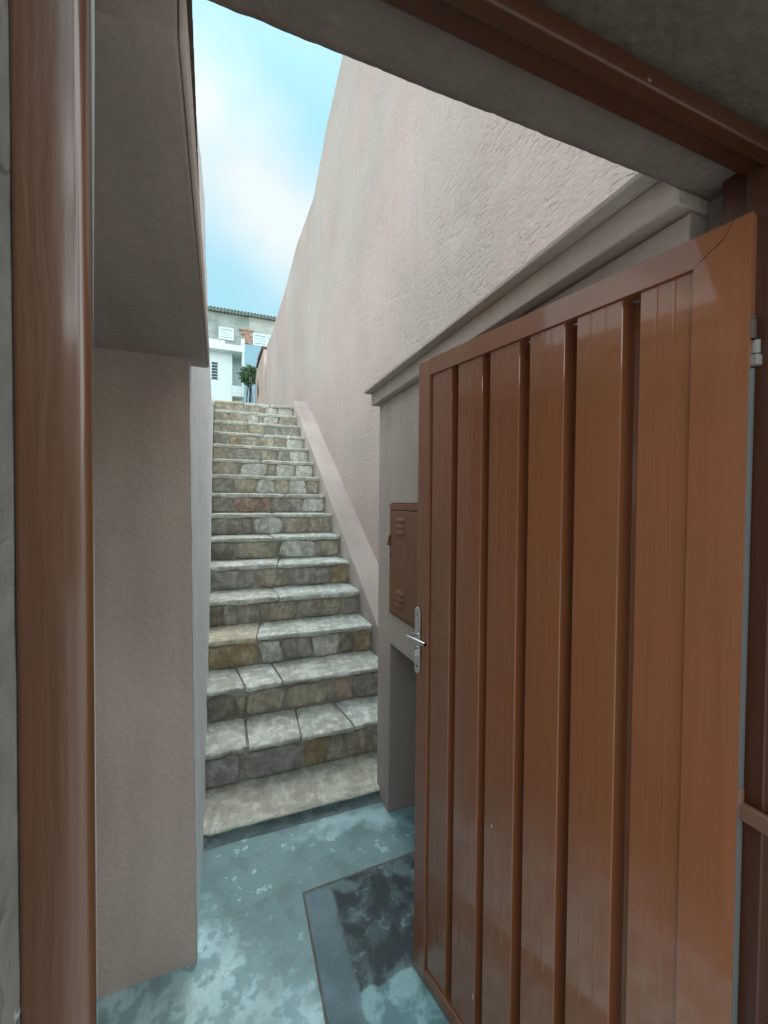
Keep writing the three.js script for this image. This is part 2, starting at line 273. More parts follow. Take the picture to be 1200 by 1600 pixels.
{ // hillside beyond the top of the stairs, rising to the houses
  const hy = (d) => 2.975 + smooth(8.5, 17, d) * 2.1 + Math.max(0, d - 17) * 0.16;
  const g = sheet(20, 60, (s, t) => { const x = -0.6 + s * 1.95 + (s - 0.4) * 60 * smooth(0.12, 0.2, t), d = 6.75 + t * 45; return [x, hy(d) + 0.02 * fb3(x, d, 3, 2), -d, x, d]; });
  struct('hillside', g, mEarth);
}

// ------------------------------------------------------------------ tall boundary wall on the right
const NOSE = (k) => [0.05 + 0.196 * (k - 1), k < 4 ? [0, 1.975, 2.255, 2.545][k] : 2.834 + 0.3003 * (k - 4)];   // [height, depth] of nosing k
{
  const t = thing('boundary_wall', 'tall rough pinkish beige plaster wall rising along the right of the stairs', 'wall', [1.35, 0, 6]);
  const prof = [[0.5, 6.75], [3, 6.6], [4.58, 6.44], [5.3, 6.27], [6.04, 5.92], [7.45, 6.06], [9, 5.93], [10.3, 5.95], [11.4, 5.94], [12.6, 6.1]];
  const top = (d) => { for (let i = 1; i < prof.length; i++) if (d <= prof[i][0]) return lerp(prof[i - 1][1], prof[i][1], clamp((d - prof[i - 1][0]) / (prof[i][0] - prof[i - 1][0]))); return 6.1; };
  const off = (d, y) => 0.010 * fb3(d * 1.1, y * 1.1, 2) + 0.006 * fb3(d * 5, y * 4, 8, 2) + 0.004 * fb3(d * 14, y * 12, 5, 2);
  const D = (s) => 0.495 + 12.1 * Math.pow(s, 1.5);
  const face = sheet(260, 190, (s, v) => { const d = D(s), y = v * (top(d) + 0.012 * fb3(d * 3, 1, 1)); return [1.25 - 0.5 * off(d, y) , y, -d, d, y]; });
  const cols = new Float32Array(face.attributes.position.count * 3), p = face.attributes.position;
  for (let i = 0; i < p.count; i++) {
    const d = -p.getZ(i), y = p.getY(i);
    const pink = smooth(-0.25, 0.3, fb3(d * 0.55, y * 0.5, 4, 3) + 0.25 * smooth(4.2, 1.6, y)), st = smooth(4, 7.5, d) * smooth(5.9, 3.5, y + 0.9 * fb3(d * 3, y * 0.3, 9, 2));
    const k = 1 + 0.12 * fb3(d * 0.8, y * 0.8, 14, 3) - 0.07 * st;
    cols[i * 3] = k * lerp(0.99, 1.03, pink); cols[i * 3 + 1] = k * lerp(1.01, 0.96, pink); cols[i * 3 + 2] = k * lerp(1.01, 0.955, pink);
  }
  face.setAttribute('color', new THREE.BufferAttribute(cols, 3));
  part('plaster_face', face, mWall, t);
  const pts = []; for (const [d] of prof) pts.push([d, top(d) - 0.003]);
  part('core', prismDY([[0.5, -0.02], [12.59, -0.02], ...pts.reverse()], 1.262, 1.48, 0.004), plaster(0.47, 0.385, 0.34), t);
}

// ------------------------------------------------------------------ stone staircase
const XL = -0.085, XR = 1.04, NS = 16;
function pebble(w, h, depth, seed, round = 0.4, tl = 0, tr = 0) {                      // a rough faced stone, its face to +z, centred on 0, 0
  const r = rng(seed), n = 22, rings = [[1.0, -0.03], [1.0, depth * 0.25], [0.95, depth * 0.72], [0.82, depth * 0.95], [0.5, depth * 1.0], [0, depth * 1.02]];
  const P = [], I = [], e = 2 / (2.2 + 5 * (1 - round)); const jit = []; for (let i = 0; i < n; i++) jit.push(1.02 - 0.10 * r()); const ph = r() * 50, tx = (r() - 0.5) * 0.22, ty = (r() - 0.5) * 0.25;
  for (const [f, z] of rings) for (let i = 0; i < n; i++) {
    const a = i / n * 2 * Math.PI, c = Math.cos(a), s = Math.sin(a), j = lerp(1, jit[i], 0.8);
    const x = Math.sign(c) * Math.pow(Math.abs(c), e) * w / 2 * f * j, y = Math.sign(s) * Math.pow(Math.abs(s), e) * h / 2 * f * j;
    P.push(x + y / h * lerp(tl, tr, x / w + 0.5), y + 0.006 * fb3(x * 14 + ph, ph, 4, 2) * Math.sign(y), z + (z > 0 ? 0.5 * depth * fb3(x * 9 + ph, y * 9, ph, 3) + depth * (tx * x / w + ty * y / h) * 2 : 0));
  }
  for (let k = 0; k < rings.length - 1; k++) for (let i = 0; i < n; i++) { const a = k * n + i, b = k * n + (i + 1) % n, c = a + n, d = b + n; I.push(a, b, c, b, d, c); }
  let g = new THREE.BufferGeometry(); g.setAttribute('position', new THREE.Float32BufferAttribute(P, 3)); g.setIndex(I); g.computeVertexNormals();
  return toCreasedNormals(g, 0.9);
}
function treadSlab(x0, x1, df, db, y, th, seed, jag = 0.012, s0 = 0, s1 = 0) {         // flagstone with an uneven broken front edge
  const r = rng(seed), nx = Math.max(8, Math.round((x1 - x0) / 0.035)), ph = r() * 90, P = [], I = []; let m = 0;
  const rl = 0.01 + 0.02 * r(), rr = 0.01 + 0.02 * r();
  for (let i = 0; i <= nx; i++) {
    const s = i / nx, x = lerp(x0, x1, s), L = (x1 - x0);
    const e = Math.max(0, 1 - s * L / rl) ** 2 * rl * 0.8 + Math.max(0, 1 - (1 - s) * L / rr) ** 2 * rr * 0.8;
    const f = df + e + jag * 1.5 * fb3(x * 11 + ph, 1, ph, 4), t = th * (1 + 0.5 * fb3(x * 5, ph, 3, 3));
    const yy = (d) => y + 0.006 * fb3(x * 4 + ph, d * 4, 2, 3) + 0.003 * fb3(x * 13, d * 13, ph, 2) - (i === 0 || i === nx ? 0.006 : 0);
    const row = [[db, yy(db)], [lerp(db, f, 0.35), yy(lerp(db, f, 0.35))], [lerp(db, f, 0.65), yy(lerp(db, f, 0.65))], [f + 0.05, yy(f + 0.05)], [f + 0.016, yy(f)], [f + 0.003, yy(f) - 0.006], [f, yy(f) - 0.35 * t], [f + 0.008 * (1 + fb3(x * 20, ph, 1, 2)), yy(f) - 0.75 * t], [f + 0.024, y - t], [db, y - t]];
    m = row.length; for (const [d, v] of row) P.push(x + (db - 0.06 - d) * lerp(s0, s1, s) + 0.012 * fb3(d * 9, x0 * 7 * (1 - s) + x1 * 7 * s, 1, 3) * (s0 && s < 0.5 || s1 && s > 0.5 ? 1 : 0), v, -d);
  }
  for (let i = 0; i < nx; i++) for (let k = 0; k < m - 1; k++) { const a = i * m + k, b = a + 1, c = a + m, d = c + 1; I.push(a, c, b, b, c, d); }
  for (const i of [0, nx]) for (let k = 1; k < m - 1; k++) { const a = i * m; i ? I.push(a, a + k + 1, a + k) : I.push(a, a + k, a + k + 1); }
  let g = new THREE.BufferGeometry(); g.setAttribute('position', new THREE.Float32BufferAttribute(P, 3)); g.setIndex(I); g.computeVertexNormals();
  return uvBox(toCreasedNormals(g, 0.7));
}
{
  const t = thing('stone_staircase', 'straight flight of rough grey and ochre fieldstone steps climbing the alley', 'staircase', [0.48, 0, 4.2]);
  // for each riser from the ground up: stones as [left, right, kind, roundness], fractions of the width in sight (0 left wall, 1 right kerb)
  const riser = [
    [[0.0, 0.16, 'violet', .5], [0.17, 0.45, 'violet', .4], [0.46, 0.57, 'ochre', .35], [0.58, 0.66, 'tan', .6], [0.67, 0.8, 'tan', .5], [0.81, 1, 'grey', .5]],
    [[0.01, 0.15, 'dark', .45], [0.155, 0.195, 'tan', 1, 0.72], [0.2, 0.4, 'tan', .6], [0.41, 0.67, 'tan', .45], [0.685, 0.78, 'red', .35], [0.79, 1, 'grey', .5]],
    [[0.0, 0.285, 'ochre', .5], [0.295, 0.42, 'pale', .25], [0.425, 0.60, 'grey', .4], [0.605, 0.78, 'pale', .45], [0.80, 0.875, 'dark', .4], [0.88, 0.99, 'ochre', .4]],
    [[0.0, 0.085, 'dark', .4], [0.09, 0.175, 'grey', .35], [0.185, 0.31, 'grey', .35], [0.315, 0.55, 'tan', .55], [0.56, 0.87, 'tan', .6], [0.885, 0.99, 'grey', .5]],
    [[0.0, 0.31, 'violet', .6], [0.325, 0.55, 'tan', .6], [0.555, 0.85, 'grey', .5], [0.86, 0.99, 'ochre', .45]],
    [[0.0, 0.17, 'dark', .5], [0.18, 0.49, 'tan', .55], [0.51, 0.79, 'pale', .25], [0.83, 0.99, 'tan', .4]],
    [[0.0, 0.225, 'grey', .6], [0.235, 0.315, 'grey', .4], [0.33, 0.565, 'pale', .75], [0.58, 0.79, 'tan', .55], [0.81, 0.99, 'tan', .35]],
    [[0.0, 0.175, 'grey', .5], [0.185, 0.40, 'red', .5], [0.41, 0.49, 'red', .35], [0.50, 0.78, 'grey', .35], [0.79, 0.99, 'pale', .25]],
    [[0.0, 0.185, 'grey', .4], [0.195, 0.39, 'tan', .4], [0.40, 0.56, 'pale', .6], [0.57, 0.70, 'tan', .6], [0.71, 0.87, 'pale', .4], [0.88, 0.99, 'tan', .4]],
    [[0.0, 0.24, 'tan', .5], [0.26, 0.52, 'pale', .6], [0.53, 0.6, 'tan', .4], [0.61, 0.80, 'pale', .5], [0.81, 0.99, 'pale', .4]],
    [[0.0, 0.2, 'tan', .5], [0.22, 0.48, 'grey', .8], [0.49, 0.65, 'tan', .5], [0.66, 0.78, 'grey', .3], [0.79, 0.99, 'pale', .3]],
    [[0.0, 0.17, 'grey', .3], [0.175, 0.265, 'ochre', .3], [0.275, 0.5, 'tan', .7], [0.51, 0.78, 'tan', .4], [0.79, 0.99, 'pale', .5]],
    [[0.0, 0.19, 'tan', .5], [0.20, 0.38, 'tan', .6], [0.39, 0.57, 'tan', .6], [0.58, 0.78, 'grey', .4], [0.79, 0.99, 'grey', .5]],
    [[0.0, 0.18, 'tan', .5], [0.19, 0.38, 'tan', .45], [0.39, 0.52, 'pale', .5], [0.525, 0.57, 'tan', .9], [0.58, 0.76, 'pale', .5], [0.77, 0.99, 'tan', .4]],
    [[0.0, 0.22, 'tan', .6], [0.25, 0.43, 'tan', .5], [0.45, 0.62, 'tan', .5], [0.64, 0.78, 'pale', .6], [0.80, 0.99, 'pale', .5]],
  ];
  const slabs = [null, [[0, 1, 3]], [[0, 0.19, 0], [0.20, 0.455, 0], [0.46, 0.68, 0], [0.685, 1, 1]], [[0, 0.16, 0], [0.165, 0.36, 1], [0.365, 1, 0]], [[0, 0.31, 2], [0.315, 1, 1]], [[0, 0.42, 0], [0.423, 1, 1]], [[0, 0.5, 1], [0.503, 1, 1]], [[0, 0.45, 0], [0.455, 1, 1]], [[0, 0.5, 0], [0.505, 1, 0]], [[0, 0.62, 1], [0.63, 1, 0]], [[0, 1, 0]], [[0, 0.48, 0], [0.49, 1, 0]], [[0, 1, 0]], [[0, 0.55, 0], [0.56, 1, 1]], [[0, 0.4, 0], [0.41, 1, 0]], [[0, 1, 0]], [[0, 0.35, 2], [0.36, 0.7, 0], [0.71, 1, 0]]];
  const WX = XR - XL, fx = (f) => XL + f * WX;
  const R = rng(5);
  for (let k = 1; k <= NS; k++) {
    const [y, d] = NOSE(k), dn = k < NS ? NOSE(k + 1)[1] : d + 0.42, yb = k > 1 ? NOSE(k - 1)[0] - 0.02 : -0.02, dr = d + 0.032;
    let core = new THREE.BoxGeometry(WX, y - 0.018 - yb, dn - dr + 0.12, 60, 10, 1); core = core.toNonIndexed();
    core.translate((XL + XR) / 2, (y - 0.018 + yb) / 2, -(dr + dn + 0.12) / 2);
    const p = core.attributes.position; for (let i = 0; i < p.count; i++) if (-p.getZ(i) < dr + 0.001) p.setZ(i, p.getZ(i) + 0.010 * fb3(p.getX(i) * 11, p.getY(i) * 11, k * 3.3, 3) + 0.002);
    core = mergeVertices((core.deleteAttribute('normal'), core.deleteAttribute('uv'), core)); core.computeVertexNormals();
    const st = part('step', uvBox(toCreasedNormals(core, 0.9)), k === 1 ? mFillet : mMortar, t);
    const org = t.position, add = (name, g, m) => { g.translate(-org.x, -org.y, -org.z); return put(name, g, m, st); };
    const skew = [0, 0, 0, 0, 0].map(() => (R() - 0.5) * 0.35 + 0.001);
    slabs[k].forEach(([a, b, m], i) => add('tread_slab', treadSlab(fx(a) + 0.003, fx(b) - 0.003, d + (k > 1 ? 0.012 * (R() - 0.5) : 0), dn + 0.06, y + (k > 1 ? 0.006 * (R() - 0.5) : 0), k === 1 ? 0.03 : 0.036 + 0.012 * R(), k * 10 + i, k === 1 ? 0.004 : k < 6 ? 0.022 : 0.016, i ? skew[i] : 0, b < 1 ? skew[i + 1] : 0), treadMat[m]));
    const tilt = [0, 0, 0, 0, 0, 0, 0, 0].map(() => (R() - 0.5) * 0.075);
    if (k > 1) riser[k - 2].forEach(([a, b, m, ro, hs], i) => {
      const h = (0.196 - 0.045) * (hs ?? (0.94 + 0.1 * R())), w = (b - a) * WX * 1.0, g = uvBox(pebble(w, h, 0.009 + 0.010 * R(), k * 31 + i * 7, ro, i ? tilt[i] : 0, b > 0.98 ? 0 : tilt[i + 1]));
      const o = g.attributes.uv, du = R(), dv = R(); for (let q = 0; q < o.count; q++) o.setXY(q, o.getX(q) + du, o.getY(q) + dv);
      g.rotateZ((R() - 0.5) * 0.07); g.translate((fx(a) + fx(b)) / 2, y - 0.196 + 0.078 + 0.004 * R(), -(dr - 0.001)); add('stone', g, ST[m]);
    });
  }
  // cement fillet where the bottom slab meets the floor
  const fg = sheet(60, 4, (s, v) => { const x = lerp(XL - 0.02, 0.78, s), w = 0.028 + 0.012 * fb3(x * 6, 3, 1, 3), a = v * Math.PI / 2; return [x, 0.030 * (1 - Math.sin(a)) + 0.001, -(1.985 - w * (1 - Math.cos(a)) * 1.0 - 0.012 * v), x, v * 0.1]; });
  part('cement_fillet', fg, mFillet, t);
}
// sloping kerb between stairs and wall
{
  const t = thing('sloping_kerb', 'pale pink plastered kerb sloping up beside the stone steps on the right', 'kerb', [1.15, 0, 4.2]);
  const l = (d) => NOSE(4)[0] + (d - 2.834) * 0.6527 + 0.055;
  const g = prismDY([[2.03, -0.01], [6.52, -0.01], [6.52, l(6.44) + 0.02], [6.42, l(6.44) + 0.03], [2.03, l(2.03)]], XR + 0.001, 1.262, 0.012);
  part('body', g, mCurb, t);
}

// ------------------------------------------------------------------ meter housing: pillar, niche and moulded coping
{
  const t = thing('meter_housing', 'pinkish plastered meter pillar with open niche and moulded coping behind the door', 'pillar', [0.95, 0, 1.3]);
  const X = 0.767, xe = 1.262;
  const sh = new THREE.Shape([[0.493, -0.01], [1.30, -0.01], [1.30, 0.852], [1.85, 0.846], [1.866, -0.01], [2.022, -0.01], [2.022, 2.035], [0.493, 2.045]].map((q) => new THREE.Vector2(...q)));
  sh.holes.push(new THREE.Path([[1.42, 0.998], [1.852, 0.998], [1.852, 1.528], [1.42, 1.528]].map((q) => new THREE.Vector2(...q))));
  const bg = new THREE.ExtrudeGeometry(sh, { depth: xe - X - 0.008, bevelEnabled: true, bevelThickness: 0.004, bevelSize: 0.004, bevelOffset: -0.004, bevelSegments: 2 }); bg.rotateY(Math.PI / 2); bg.translate(X + 0.004, 0, 0);
  part('body', uvBox(bg), mMeter, t);
  part('niche_back', bx(1.18, 1.25, -0.01, 0.90, 1.28, 1.90), mMeter, t);
  const tilt = (g) => { const p = g.attributes.position; for (let i = 0; i < p.count; i++) { const d = -p.getZ(i); p.setY(i, p.getY(i) + 2.036 + 0.016 * smooth(1.6, 0.49, d) + 0.002 * fb3(d * 3, 1, 1, 2)); } return g; };
  part('coping', tilt(merge([bx(0.733, xe, 0, 0.062, 0.491, 2.055, 0.004), bx(0.697, xe, 0.0625, 0.076, 0.491, 2.066, 0.003)])), plaster(0.56, 0.49, 0.445, 0.006), t);
}
{
  const t = thing('meter_cabinet', 'small brown louvred meter cabinet door set in the pinkish pillar', 'cabinet', [0.76, 0.998, 1.636]);
  part('frame', merge([bx(0.757, 0.80, 1.497, 1.526, 1.424, 1.851, 0.003), bx(0.757, 0.80, 0.999, 1.012, 1.424, 1.851, 0.003), bx(0.759, 0.80, 1.012, 1.497, 1.838, 1.851, 0.003), bx(0.759, 0.80, 1.012, 1.497, 1.424, 1.437, 0.003)]), mCab, t);
  part('door_panel', bx(0.7535, 0.79, 1.015, 1.494, 1.440, 1.835, 0.003), mCab, t);
  const louvre = (y, d0, d1) => { const g = sheet(12, 6, (s, v) => { const e = Math.sin(Math.PI * clamp(s, 0.0, 1)) ** 0.35, z = (1 - v) ** 0.7 * 0.009 * e; return [0.7533 - z, y + 0.017 * v, -lerp(d0, d1, s), s * 0.1, v * 0.02]; }, true); return merge([g, bx(0.7485, 0.7534, y - 0.002, y, d0 + 0.006, d1 - 0.006)]); };
  for (const y of [1.392, 1.420, 1.448]) part('louvre', louvre(y, 1.66, 1.76), mCab, t);
  for (const y of [1.062, 1.090, 1.118]) part('louvre', louvre(y, 1.66, 1.76), mCab, t);
  const lt = bx(-0.004, 0.004, -0.027, 0.027, -0.005, 0.005, 0.003); lt.rotateX(0.45); lt.translate(0.748, 1.352, -1.834);
  part('latch', merge([lt, uvBox(cyl(0.005, 0.005, 0.02, 0.752, 1.335, -1.826, 12, 0, Math.PI / 2))]), mCab, t);
  part('knob', uvBox(cyl(0.009, 0.008, 0.014, 0.748, 1.285, -1.815, 16, 0, Math.PI / 2)), mChrome, t);
}

// ------------------------------------------------------------------ wall on the left of the stairs and the eave over it
{
  const t = thing('alley_wall', 'pinkish brown plaster wall end with white painted side left of the stairs', 'wall', [-0.4, 0, 3]);
  const front = sheet(60, 200, (s, v) => { const y = v * 2.0, x = lerp(-0.9, -0.0745 - 0.010 * y + 0.0035 * fb3(y * 11, 2, 3, 4), s); return [x, y - 0.01, -(1.474 + 0.006 * fb3(x * 3, y * 2.5, 3, 3) + 0.002 * fb3(x * 11, y * 9, 3, 2)), x, y]; });
  part('front_face', front, mPillar, t);
  part('core', merge([bx(-0.9, -0.112, -0.02, 3.112, 1.485, 2.418, 0.004), bx(-0.9, -0.100, -0.02, 2.83, 2.418, 2.77), bx(-0.9, -0.085, -0.02, 2.60, 2.77, 3.3), bx(-0.9, -0.084, -0.02, 2.55, 3.3, 4.7), prismDY([[4.7, 0], [6.6, 0], [6.6, 3.05], [4.9, 2.56], [4.7, 2.55]], -0.9, -0.096, 0)]), mPillar, t);
  const tp = [[1.48, 3.115], [2.418, 3.115], [2.421, 2.828], [2.768, 2.828], [2.771, 2.598], [3.3, 2.56], [4.7, 2.545], [4.9, 2.56], [6.6, 3.045]];
  const tops = (d) => { for (let i = 1; i < tp.length; i++) if (d <= tp[i][0]) return lerp(tp[i - 1][1], tp[i][1], clamp((d - tp[i - 1][0]) / (tp[i][0] - tp[i - 1][0]))); return 3.04; };
  const side = sheet(200, 200, (s, v) => { const d = lerp(1.476, 6.6, s), y = v * tops(d) - 0.008; return [-0.0738 - 0.010 * y * smooth(2.5, 1.48, d) + 0.0035 * fb3(y * 11, 2, 3, 4) * smooth(1.56, 1.478, d) - 0.019 * smooth(3.0, 6.2, d) + 0.005 * fb3(d * 4, y * 4, 1, 3) * smooth(1.476, 1.6, d) + 0.004 * fb3(d * 14, y * 14, 6, 2) * smooth(1.476, 1.6, d), y, -d, d, y]; });
  part('painted_side', side, mWhiteSide, t);
  part('garden_side', bx(-1.0, -0.902, -0.02, 2.5, 0.495, 6.6), mPillar, t);
}
{
  const t = thing('eave_slab', 'dark plastered eave slab with roofing edge over the entrance on the left', 'eave', [-0.45, 2, 1]);
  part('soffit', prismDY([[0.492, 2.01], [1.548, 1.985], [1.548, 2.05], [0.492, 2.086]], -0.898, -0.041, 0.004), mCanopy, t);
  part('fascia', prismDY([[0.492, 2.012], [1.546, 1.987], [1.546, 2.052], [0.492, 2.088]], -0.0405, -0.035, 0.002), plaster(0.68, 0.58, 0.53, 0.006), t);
  const roof = []; // corrugated roofing resting on the slab
  const up = sheet(40, 90, (s, v) => { const x = lerp(-0.9, lerp(-0.0295, -0.0365, v), s), d = lerp(0.50, 0.87, v); return [x, 2.111 - 0.012 * v + 0.006 * Math.sin(d * 2 * Math.PI / 0.033), -d, x, d]; });
  const dn = sheet(40, 90, (s, v) => { const x = lerp(-0.9, lerp(-0.0295, -0.0365, v), s), d = lerp(0.50, 0.87, v); return [x, 2.098 - 0.012 * v + 0.005 * Math.sin(d * 2 * Math.PI / 0.033), -d, x, d]; }, true);
  const ed = sheet(90, 1, (s, v) => { const d = lerp(0.50, 0.87, s), a = Math.sin(d * 2 * Math.PI / 0.033); return [lerp(-0.0295, -0.0365, s), lerp(2.098 - 0.012 * s + 0.005 * a, 2.111 - 0.012 * s + 0.006 * a, v), -d, d, v]; });
  roof.push(up, dn, ed); part('corrugated_roofing', merge(roof), std({ color: new THREE.Color().setRGB(0.12, 0.075, 0.06), roughness: 0.85 }), t);
}

// ------------------------------------------------------------------ gate wall with its opening, steel frame and door
{
  const t = thing('gate_wall', 'dark weathered plaster wall and lintel framing the doorway', 'wall', [0.3, 0, 0.43]);
  const RX = -0.1315, D0 = 0.25;
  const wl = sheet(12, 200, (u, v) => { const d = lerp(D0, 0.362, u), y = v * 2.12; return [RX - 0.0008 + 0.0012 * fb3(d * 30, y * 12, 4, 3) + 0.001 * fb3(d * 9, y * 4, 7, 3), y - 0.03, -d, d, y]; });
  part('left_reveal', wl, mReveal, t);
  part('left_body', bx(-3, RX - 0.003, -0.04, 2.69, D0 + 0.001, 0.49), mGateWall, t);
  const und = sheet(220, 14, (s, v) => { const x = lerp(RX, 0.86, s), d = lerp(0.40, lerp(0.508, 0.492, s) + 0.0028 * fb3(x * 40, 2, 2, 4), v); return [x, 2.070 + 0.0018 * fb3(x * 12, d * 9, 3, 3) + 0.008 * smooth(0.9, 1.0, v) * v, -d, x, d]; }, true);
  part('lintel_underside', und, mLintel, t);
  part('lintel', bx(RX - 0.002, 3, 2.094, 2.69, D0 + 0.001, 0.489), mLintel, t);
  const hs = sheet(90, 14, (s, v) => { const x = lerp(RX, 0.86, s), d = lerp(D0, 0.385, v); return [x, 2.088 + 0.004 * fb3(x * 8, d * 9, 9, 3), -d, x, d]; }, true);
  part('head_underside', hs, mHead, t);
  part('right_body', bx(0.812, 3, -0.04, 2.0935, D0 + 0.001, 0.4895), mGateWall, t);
}
{
  const t = thing('door_frame', 'glossy brown steel door frame around the doorway with grey hinge rod', 'door frame', [0.33, 0, 0.39]);
  // left post: a slightly bowed front, rounded inner corner, and a narrow rebate
  const prof = [[-0.1325, 0.41], [-0.1325, 0.3625], [-0.1318, 0.3588], [-0.1305, 0.3578], [-0.1285, 0.3576], [-0.0970, 0.3576], [-0.0950, 0.3578], [-0.0932, 0.3585], [-0.0905, 0.3612], [-0.0885, 0.366], [-0.0895, 0.3685], [-0.098, 0.372], [-0.105, 0.41]];
  const seg = (pf, y0, y1) => { const P = pf; const g = sheet(P.length - 1, 40, (s, v) => { const i = Math.min(P.length - 2, Math.floor(s * (P.length - 1) + 1e-6)), f = s * (P.length - 1) - i; const x = lerp(P[i][0], P[i + 1][0], f), d = lerp(P[i][1], P[i + 1][1], f); const y = lerp(y0, y1, v); return [x, y, -(d + 0.0012 * fb3(x * 10, y * 6, 3, 3)), x + d, y]; }); return g; };
  part('post', seg(prof, -0.02, 2.072), mJamb, t);
  part('white_edge', sheet(1, 30, (s, v) => { const y = lerp(-0.02, 2.07, v), w = 0.0008 + 0.0030 * smooth(1.5, 1.95, y) + 0.0005 * fb3(y * 9, 1, 1, 3); return [-0.0890 + w * s, y, -(0.371 - 0.004 * s), s, y]; }), std({ color: new THREE.Color().setRGB(0.82, 0.82, 0.80), roughness: 0.35 }), t);  // thin white strip along the post edge, widening towards the top
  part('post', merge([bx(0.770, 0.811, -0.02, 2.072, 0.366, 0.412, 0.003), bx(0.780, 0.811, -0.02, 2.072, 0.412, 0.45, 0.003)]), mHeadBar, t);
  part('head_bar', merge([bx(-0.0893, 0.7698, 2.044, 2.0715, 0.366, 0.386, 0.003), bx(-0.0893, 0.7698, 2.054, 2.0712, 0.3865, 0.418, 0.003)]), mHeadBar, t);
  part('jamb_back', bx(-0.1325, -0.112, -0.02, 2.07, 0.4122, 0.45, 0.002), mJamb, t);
  part('hinge_rod', uvBox(cyl(0.0075, 0.0075, 1.76, 0.7585, 0.86, -0.3945, 16)), mSteel, t);
  const pin = (y) => uvBox(merge([cyl(0.0085, 0.0085, 0.028, 0.7585, y, -0.3945, 16), new THREE.SphereGeometry(0.0075, 12, 8).toNonIndexed().translate(0.7585, y + 0.018, -0.3945)]));
  const lug = part('hinge', pin(1.075), mPin, t);
  put('strap', (() => { const g = merge([bx(0.7535, 0.764, 1.040, 1.066, 0.350, 0.392, 0.002), bx(0.762, 0.806, 1.043, 1.060, 0.352, 0.3635, 0.002)]); g.translate(-0.33, 0, 0.39); return g; })(), mPin, lug);
  const lug2 = part('hinge', pin(1.80), mDarkSteel, t);
  put('pale_collar', (() => { const g = merge([bx(0.757, 0.775, 1.745, 1.762, 0.383, 0.397, 0.002), uvBox(cyl(0.006, 0.006, 0.02, 0.766, 1.774, -0.39, 12))]); g.translate(-0.33, 0, 0.39); return g; })(), mBare, lug2);
}
{
  const A = [0.75, 0.39], turn = Math.atan2(0.9806, -0.196);
  const t = thing('gate_door', 'open brown gloss steel door with vertical ribbed panels and chrome handle', 'door', [A[0], 0, A[1]], turn);
  const Wd = 0.826, Ht = 1.976;                                       // own axes: x from hinge to free edge, visible face at z = 0 looking to -z
  const b = (x0, x1, y0, y1, z0, z1, r = 0.003) => bx(x0, x1, y0, y1, -z1, -z0, r);
  const mit = (pts, z0) => { const s = new THREE.Shape(pts.map((q) => new THREE.Vector2(...q))); const g = new THREE.ExtrudeGeometry(s, { depth: 0.034 - z0 - 0.002, bevelEnabled: false }); g.translate(0, 0, z0); return uvBox(g); };
  put('stile', mit([[0, 0], [0.0765, 0], [0.0765, 1.9245], [0.050, 1.9425], [0.036, 1.951], [0.022, Ht], [0, Ht]], 0), mBrown, t);
  put('stile', b(0.769, Wd, 0.004, Ht, 0.0, 0.034, 0.003), mBrown, t);
  put('rail', mit([[0.077, 1.925], [0.7688, 1.925], [0.7688, Ht - 0.0006], [0.0232, Ht - 0.0006], [0.037, 1.9525], [0.051, 1.9440]], 0.0004), mBrown, t);
  put('rail', b(0.0767, 0.7688, 0.006, 0.052, 0.0004, 0.054, 0.003), mBrown, t);
  // pressed panels: face, two returns and half of each groove floor
  const face = [[0.0772, 0.163], [0.1945, 0.289], [0.317, 0.4075], [0.4365, 0.531], [0.5575, 0.6505], [0.677, 0.762]];
  const Z0 = 0.007, Z1 = 0.050;
  face.forEach(([a, c], i) => {
    const w = c - a, ln = [0.34, 0.67].map((f) => a + f * w), pr = [];
    if (i > 0) pr.push([(face[i - 1][1] + a) / 2 + 0.0004, Z1], [a - 0.003, Z1], [a, Z0 + 0.002], [a + 0.0015, Z0]); else pr.push([a, Z0]);
    for (const l of ln) pr.push([l - 0.003, Z0], [l - 0.001, Z0 - 0.0003], [l + 0.001, Z0 - 0.0003], [l + 0.003, Z0]);
    if (i < 5) pr.push([c - 0.0015, Z0], [c, Z0 + 0.002], [c + 0.003, Z1], [(face[i + 1][0] + c) / 2 - 0.0004, Z1]); else pr.push([c, Z0]);
    const s = new THREE.Shape([...pr.map(([x, z]) => new THREE.Vector2(x, -z)), ...pr.slice().reverse().map(([x, z]) => new THREE.Vector2(x, -z - 0.0025))]);
    const g = new THREE.ExtrudeGeometry(s, { depth: 1.875, bevelEnabled: false }); g.rotateX(-Math.PI / 2);   // (x, -z, h) -> (x, h, z)
    g.translate(0, 0.051, 0); put('panel', uvBox(g), mBrown, t);
  });
  // handle set
  const h = put('handle', (() => { const s = new THREE.Shape(); s.absarc(0, 0.094, 0.0125, 0, Math.PI); s.absarc(0, -0.094, 0.0125, Math.PI, 2 * Math.PI); const g = new THREE.ExtrudeGeometry(s, { depth: 0.004, bevelEnabled: true, bevelThickness: 0.002, bevelSize: 0.002, bevelOffset: -0.002, bevelSegments: 3 }); g.translate(0.8105, 1.093, -0.0075); return uvBox(g); })(), mChrome, t);
  const lev = new THREE.CatmullRomCurve3([[0.8105, 1.113, -0.006], [0.8105, 1.113, -0.040], [0.808, 1.1132, -0.0475], [0.800, 1.1134, -0.0505], [0.775, 1.1135, -0.0505], [0.738, 1.112, -0.049], [0.722, 1.111, -0.047]].map((q) => new THREE.Vector3(...q)), false, 'catmullrom', 0.2);
  put('lever', uvBox(new THREE.TubeGeometry(lev, 40, 0.0062, 12).toNonIndexed()), mChrome, h);
  put('cylinder', uvBox(merge([cyl(0.0075, 0.0075, 0.02, 0.8105, 1.072, -0.014, 16, Math.PI / 2), b(0.8058, 0.8152, 1.040, 1.070, -0.020, -0.008, 0.003)])), mChrome, h);
